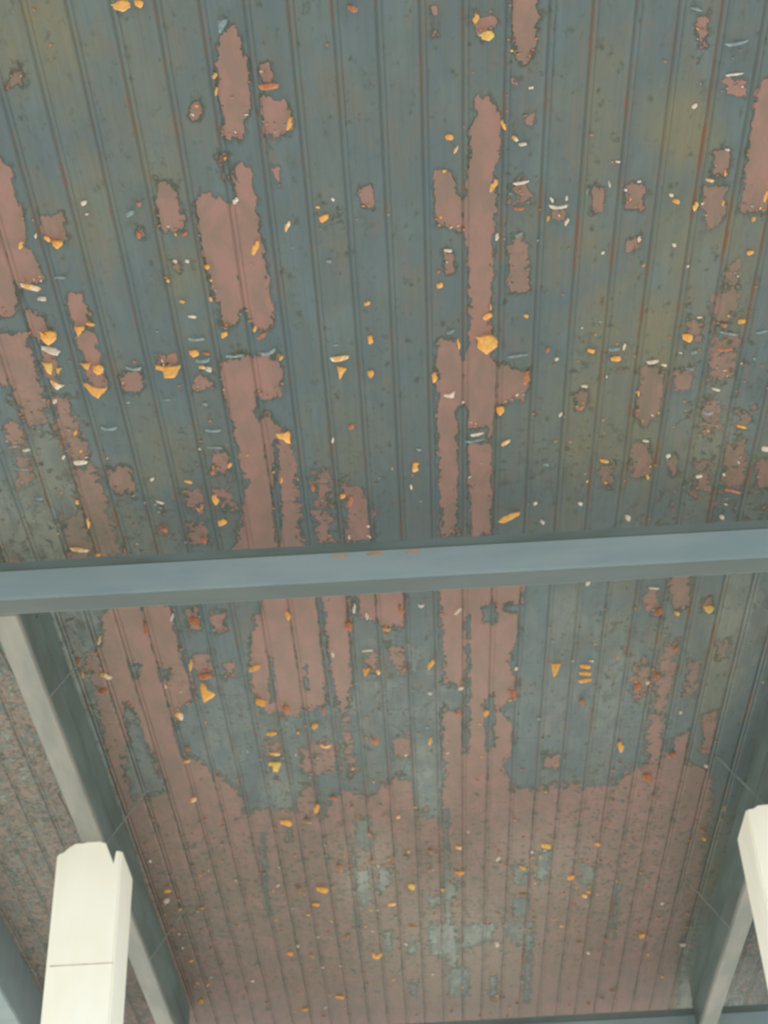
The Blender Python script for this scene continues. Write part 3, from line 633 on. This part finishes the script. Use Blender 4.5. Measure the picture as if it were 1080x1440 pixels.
 (997,857,14,12,'Y','blob',0,'yellow flake at the far right just below the cross beam'),(924,951,9,9,'D','flat',0,None),(897,966,10,12,'D','flat',0,'deep orange flake at the left of a bare patch below the beam, right side'),(911,960,6,5,'W','flat',0,None),(950,912,8,5,'D','flat',0,None),(957,1002,5,5,'W','flat',0,'tiny white dot on olive boards at the right below the beam'),
 (873,1050,9,16,'O','vert',0,'small orange flake right of centre, in the lower half between grey boards'),(993,1077,6,5,'W','flat',0,None),(945,1062,12,8,'D','flat',0,None),
 (386,1078,19,14,'Y','ell',0,'yellow flake left of centre in the lower half, on grey boards'),(382,1032,15,7,'O','flat',0,None),(386,1060,16,5,'M','flat',0,None),(458,1049,16,5,'M','curl',0,'small cream curl over a bare patch at centre left in the lower half'),
 (402,1157,18,9,'O','flat',0,'orange flake at the left end of a reddish ridge in the lower half'),(432,1155,13,6,'M','flat',0,None),(445,1137,9,14,'O','vert',0,None),(503,1150,13,5,'W','sliver',0,None),(540,1148,11,6,'W','sliver',0,None),(560,1149,6,6,'M','flat',0,None),(468,1122,14,6,'D','flat',0,None),
 (272,1125,10,8,'M','flat',0,'small cream flake at the foot of a red bare patch, lower left'),(168,1160,13,6,'O','flat',0,'small orange flake just right of the rail above the left white post'),(152,1146,8,10,'D','flat',0,None),
 (235,1253,11,5,'O','flat',0,'small orange flake right of the left white post, upper of two'),(234,1267,9,8,'W','flat',0,'small whitish flake right of the left white post, lower of two'),(219,1293,5,4,'O','flat',0,None),(243,1306,8,6,'D','flat',0,None),(297,1334,6,5,'O','flat',0,None),(269,1351,7,4,'O','flat',0,None),(283,1408,6,6,'O','flat',0,None),
 (453,1251,18,9,'O','flat',0,'small dull orange flake at centre left in the lowest quarter'),(420,1252,8,10,'O','flat',0,None),(444,1272,12,5,'O','flat',0,None),(478,1220,12,12,'D','flat',0,None),(522,1211,8,7,'D','flat',0,None),(552,1210,10,7,'M','sliver',-20,None),
 (768,1190,15,8,'Y','flat',-3,'yellow flake right of centre in the lowest quarter'),(803,1234,11,7,'O','flat',0,'small orange flake right of a yellow one in the lowest quarter'),(840,1187,8,6,'O','flat',0,None),(822,1260,8,6,'M','flat',0,'small cream flake below the right grey patches, lowest quarter'),(828,1254,6,4,'O','flat',0,None),
 (700,1208,7,8,'W','vert',20,'tiny bright white flake right of centre, upper of two in the lowest quarter'),(699,1328,8,8,'W','vert',20,'tiny bright white flake right of centre, lower of two in the lowest quarter'),(961,1329,9,5,'W','flat',0,'tiny white flake at the lower right, left of the rail'),
 (530,1343,15,10,'O','curl',0,'small orange curl at bottom centre'),(488,1318,9,8,'W','flat',-20,None),(438,1344,9,6,'O','flat',0,None),(408,1341,9,5,'O','flat',0,None),(478,1402,13,5,'O','flat',0,None),(429,1420,10,5,'O','flat',0,None),(579,1302,10,5,'D','flat',0,None),(551,1272,13,5,'M','flat',0,None),(579,1247,10,9,'Y','flat',0,'small yellow flake at centre in the lowest quarter'),
 (910,1094,14,14,'D','flat',0,'dull orange spot at right of centre in the lower half'),(920,1120,6,7,'W','vert',0,None),(1018,1135,6,9,'O','vert',0,None),(987,1167,7,6,'O','flat',0,None),(990,1180,6,6,'O','flat',0,None),(862,1394,11,4,'M','flat',0,None),(903,1316,8,7,'O','flat',0,'small orange dot at lower right, lowest quarter'),(932,1270,5,5,'W','flat',0,None),
 (735,1220,9,8,'O','sliver',-20,None),(735,1258,14,4,'W','flat',0,None),(605,1197,9,6,'M','flat',0,None),(645,1192,9,5,'M','flat',0,None),(647,1227,13,5,'O','flat',0,None),(604,1223,6,6,'W','flat',0,None),(694,1407,10,6,'M','sliver',0,None),(706,1404,8,4,'M','flat',0,None),(827,1340,5,4,'W','flat',0,None),(815,1326,10,5,'D','flat',0,None),(853,1322,6,8,'O','flat',0,None),(1003,1345,7,7,'O','flat',0,None),
]
def zone(px, py):
    col = ['near the left edge', 'left of centre', 'right of centre', 'near the right edge'][min(3, max(0, int(px // 270)))]
    row = ('in the top quarter' if py < 370 else 'in the second quarter' if py < 800 else
           'under the cross beam' if py < 1100 else 'in the bottom quarter')
    return col, row
GRP = {}
def make_flake(px, py, w, h, c, shape, rot, label):
    bm = bmesh.new()
    org = flake_bm(bm, px, py, w, h, shape, 0, math.radians(rot))
    bm.transform(Matrix.Translation(-org))
    me = bpy.data.meshes.new('paint_flake'); bm.to_mesh(me); bm.free()
    me.materials.append(FM[c]); me.materials.append(M_fback)
    o = bpy.data.objects.new('paint_flake', me); C.objects.link(o); o.location = org
    col, row = zone(px, py)
    if label: tag(o, label, 'paint flake', 'large hanging paint flakes')
    else:
        size = 'tiny' if max(w, h) < 8 else 'small'
        tag(o, '%s %s paint flake hanging %s, %s' % (size, COLN[c], col, row), 'paint flake',
            '%s %s flakes %s, %s' % (size, COLN[c], col, row))
    return o
spare = sorted([a for a in FL if a[7] is None], key=lambda a: a[2] * a[3])[:max(0, len(FL) - 300)]
for a in FL:
    if a in spare: continue
    if a[7] is None and a[1] > 1090 and rnd.random() < .6: a = a[:4] + ('T',) + a[5:]
    make_flake(*a)

# small unnamed flakes: found along the lower rims of the bared patches
rng = np.random.default_rng(11)
def candidates(n, sw=1.0):
    out = []
    while len(out) < n:
        px, py = rng.uniform(0, 1080, 4000), rng.uniform(0, 1430, 4000)
        P = np.array([un(a, b, ZC) for a, b in zip(px, py)])
        A = wear_at(P); P2 = P.copy(); P2[:, 1] += .03; A2 = wear_at(P2)
        rim = (A[:, 0] > .5) & (A2[:, 0] < .5)
        pr = rim * .5 + A[:, 2] * .10 + .002 + (py > 1150) * .035
        ok = (rng.uniform(0, 1, 4000) < pr) & (P[:, 0] > -.97) & (P[:, 0] < 1.15)
        beam = np.abs(py - (800 - (px - 540) * .058)) < 48
        for a, b in zip(px[ok & ~beam], py[ok & ~beam]):
            out.append((a, b))
            if len(out) >= n: break
    return out
bm = bmesh.new(); order = ['O', 'D', 'W', 'M', 'P', 'Y']; slot = {'T': 6, 'O': 0, 'D': 2, 'W': 3, 'M': 4, 'P': 5}
for a in spare: flake_bm(bm, a[0], a[1], a[2], a[3], a[5], slot.get(a[4], 0), math.radians(a[6]), rings=1)
for (px, py) in candidates(900):
    c = str(rng.choice(['O', 'D', 'W', 'T', 'P'], p=[.12, .25, .06, .4, .17]))
    flake_bm(bm, px, py, rng.uniform(2.5, 6), rng.uniform(1.8, 4.2), str(rng.choice(['flat', 'sliver', 'vert', 'tri'])), slot[c], float(rng.uniform(-.5, .5)), rings=1)
me = bpy.data.meshes.new('paint_flecks'); bm.to_mesh(me); bm.free()
for m in (FM['O'], M_fback, FM['D'], FM['W'], FM['M'], FM['P'], FM['T']): me.materials.append(m)
o = bpy.data.objects.new('paint_flecks', me); C.objects.link(o)
tag(o, 'scatter of minute orange and pale paint flecks all over the peeling boards', 'paint flecks', None, 'stuff')
